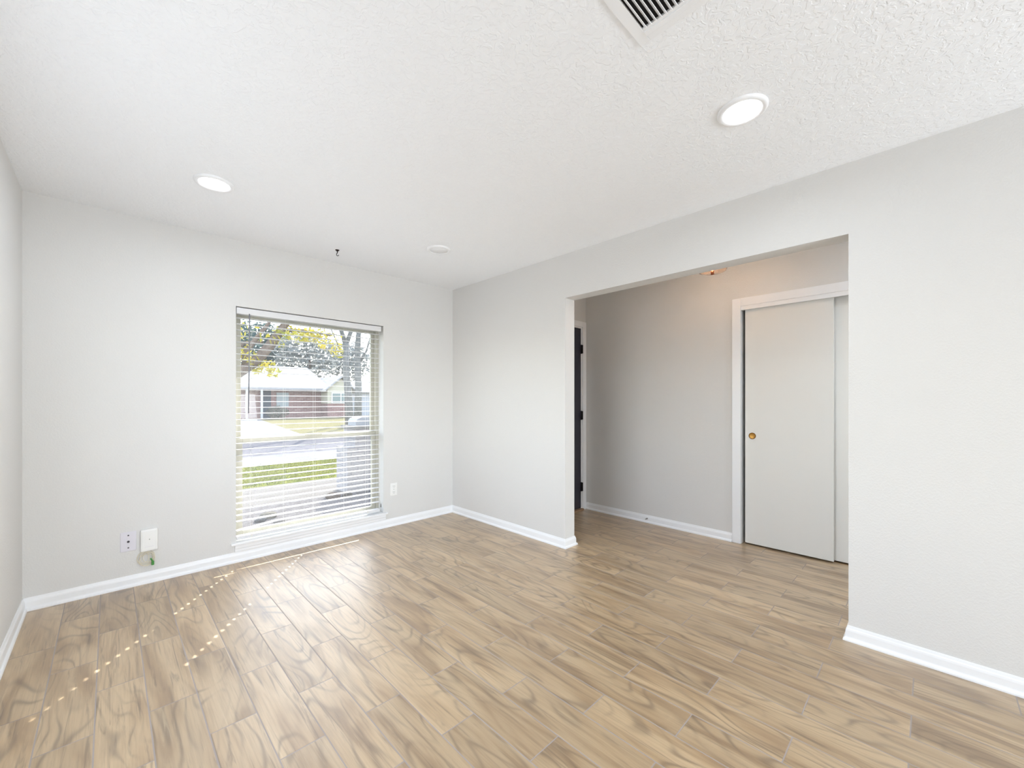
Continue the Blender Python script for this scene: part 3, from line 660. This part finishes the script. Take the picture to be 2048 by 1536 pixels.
for i, (x, y, z, rx, rz, mt, lab) in enumerate([
        (5.0, 41.5, 6.3, 3.0, 3.2, ev, 'dark evergreen behind the left end of the far house'), (9.2, 46, 7.0, 2.6, 2.6, ev, 'dark evergreen behind the middle of the far roof'),
        (12.0, 41.5, 6.0, 3.2, 2.6, pv, 'pale grey leafless tree behind the right end of the far roof'), (18.0, 46, 6.0, 3.0, 2.6, pv, 'pale grey tree behind the grey neighbour house'),
        (0.5, 46, 6.6, 3.2, 3.0, ev, 'dark evergreen at the left edge of the window view')]):
    tree('background_tree', x, y, lab, [([(x, y, GZ), (x + .1, y, z)], [0.3, 0.18])], [(x, y, z, rx, 1.8, rz, 1500, 0.0)], bark, mt, 0.30, 40 + i, 'trees behind the far houses')
r = empty('garden_shrub', (6.55, 31.6, GZ), 'small pale shrub at the foot of the far brick wall', 'shrub'); q = MB(); leaves(q, 6.55, 31.6, 0.35, 0.8, 0.6, 0.5, 500, 0.11, random.Random(9), 0.0)
tag(q.build('foliage', mat_leaf('pale_shrub', (170, 176, 150), (214, 214, 190)), r, recalc=False), kind='stuff')

# far house
HY = 33.0
r = empty('brick_house', (6, HY, GZ), 'low brick house with pale roof across the street', 'house')
brick = mat_brick('red_brick', (138, 104, 100), (160, 126, 120), (170, 158, 154), 0.4, 0.13, 2.4)
roofm = mat_ground('pale_shingle', (206, 204, 206), (224, 222, 224), 2.2, 0.9, 0.1, k=1.6)
siding = mat_ground('beige_siding', (206, 200, 180), (216, 210, 192), 1.0, 0.8, 0.05, k=2.4)
tm = mat_ground('outdoor_white_paint', (236, 236, 236), (246, 246, 246), 2.0, 0.6, 0.02, k=2.2)
MB().box(-2, 10.6, HY + 0.6, HY + 6, GZ, 2.35).build('house_wall', brick, r)
MB().box(5.9, 6.6, HY + 0.55, HY + 0.62, GZ, 2.1).build('entry_door', plain('dark_entry', (44, 56, 66), 0.7, 0.2), r)  # dark door slab on the wall face
MB().box(7.0, 7.9, HY + 0.52, HY + 0.62, 0.7, 1.9).build('window', plain('far_window', (120, 128, 132), 0.3, 0.2), r)
q = MB(); e, rg = 2.25, 4.25
q.add([(-2.6, HY - .5, e), (11.0, HY - .5, e), (11.0, HY + 7, e), (-2.6, HY + 7, e), (1.2, HY + 3.2, rg), (10.2, HY + 3.2, rg)], [(0, 1, 5, 4), (1, 2, 5), (2, 3, 4, 5), (3, 0, 4), (0, 3, 2, 1)])
q.box(-2.6, 10.6, HY - .55, HY - .45, 2.12, 2.28); q.build('roof', roofm, r)
for x in (4.75, 5.75): MB().box(x - .07, x + .07, HY - .35, HY - .21, GZ, 2.2).build('porch_post', tm, r)
q = MB(); gx0, gx1, ap = 10.5, 12.6, 3.15
q.box(gx0, gx1, HY - .9, HY + 5, GZ, 1.0); q.build('gable_base', brick, r)
q = MB(); q.add([(gx0, HY - .9, 1.0), (gx1, HY - .9, 1.0), (gx1, HY - .9, 2.25), ((gx0 + gx1) / 2 + .1, HY - .9, ap), (gx0, HY - .9, 2.25), (gx0, HY + 5, 1.0), (gx1, HY + 5, 1.0), (gx1, HY + 5, 2.25), ((gx0 + gx1) / 2 + .1, HY + 5, ap), (gx0, HY + 5, 2.25)],
    [(0, 1, 2, 3, 4), (9, 8, 7, 6, 5), (0, 4, 9, 5), (1, 6, 7, 2), (0, 5, 6, 1), (2, 7, 8, 3), (3, 8, 9, 4)]); q.build('gable_siding', siding, r)
q = MB(); c = (gx0 + gx1) / 2 + .1
for a, b in (((gx0 - .35, 2.0), (c, ap + .12)), ((c, ap + .12), (gx1 + .35, 2.0))):
    q.add([(a[0], HY - 1.2, a[1]), (b[0], HY - 1.2, b[1]), (b[0], HY + 5, b[1]), (a[0], HY + 5, a[1]), (a[0], HY - 1.2, a[1] + .14), (b[0], HY - 1.2, b[1] + .14), (b[0], HY + 5, b[1] + .14), (a[0], HY + 5, a[1] + .14)], [(0, 1, 2, 3), (7, 6, 5, 4), (0, 4, 5, 1), (1, 5, 6, 2), (2, 6, 7, 3), (3, 7, 4, 0)])
q.build('gable_roof', roofm, r)
wf = MB().box(10.8, 12.4, HY - .98, HY - .88, 1.0, 1.95).build('window', tm, r)
MB().box(10.9, 11.55, HY - 1.0, HY - .96, 1.1, 1.85).box(11.65, 12.3, HY - 1.0, HY - .96, 1.1, 1.85).build('pane', plain('gable_pane', (96, 112, 112), 0.2, 0.2), wf)

r = empty('grey_house', (17, 35, GZ), 'grey sided house to the right of the brick house', 'house')
gs = NT('grey_siding'); sp = gs.new('ShaderNodeSeparateXYZ'); gs.link(gs.obj(), sp.inputs[0]); st = gs.math('FRACT', gs.math('MULTIPLY', sp.outputs[2], 5.0))
gs.set(Base_Color=gs.mix(gs.rng(st, 0.0, 0.25), xl(164, 166, 172, 2.4), xl(196, 198, 204, 2.4)), Roughness=0.8)
MB().box(13.4, 24, 35, 41, GZ, 2.1).build('house_wall', gs.m, r)
MB().add([(13.1, 34.5, 2.05), (24.4, 34.5, 2.05), (24.4, 41.5, 2.05), (13.1, 41.5, 2.05), (15.2, 38, 3.3), (24.4, 38, 3.3)], [(0, 1, 5, 4), (1, 2, 5), (2, 3, 4, 5), (3, 0, 4), (0, 3, 2, 1)]).build('roof', roofm, r)
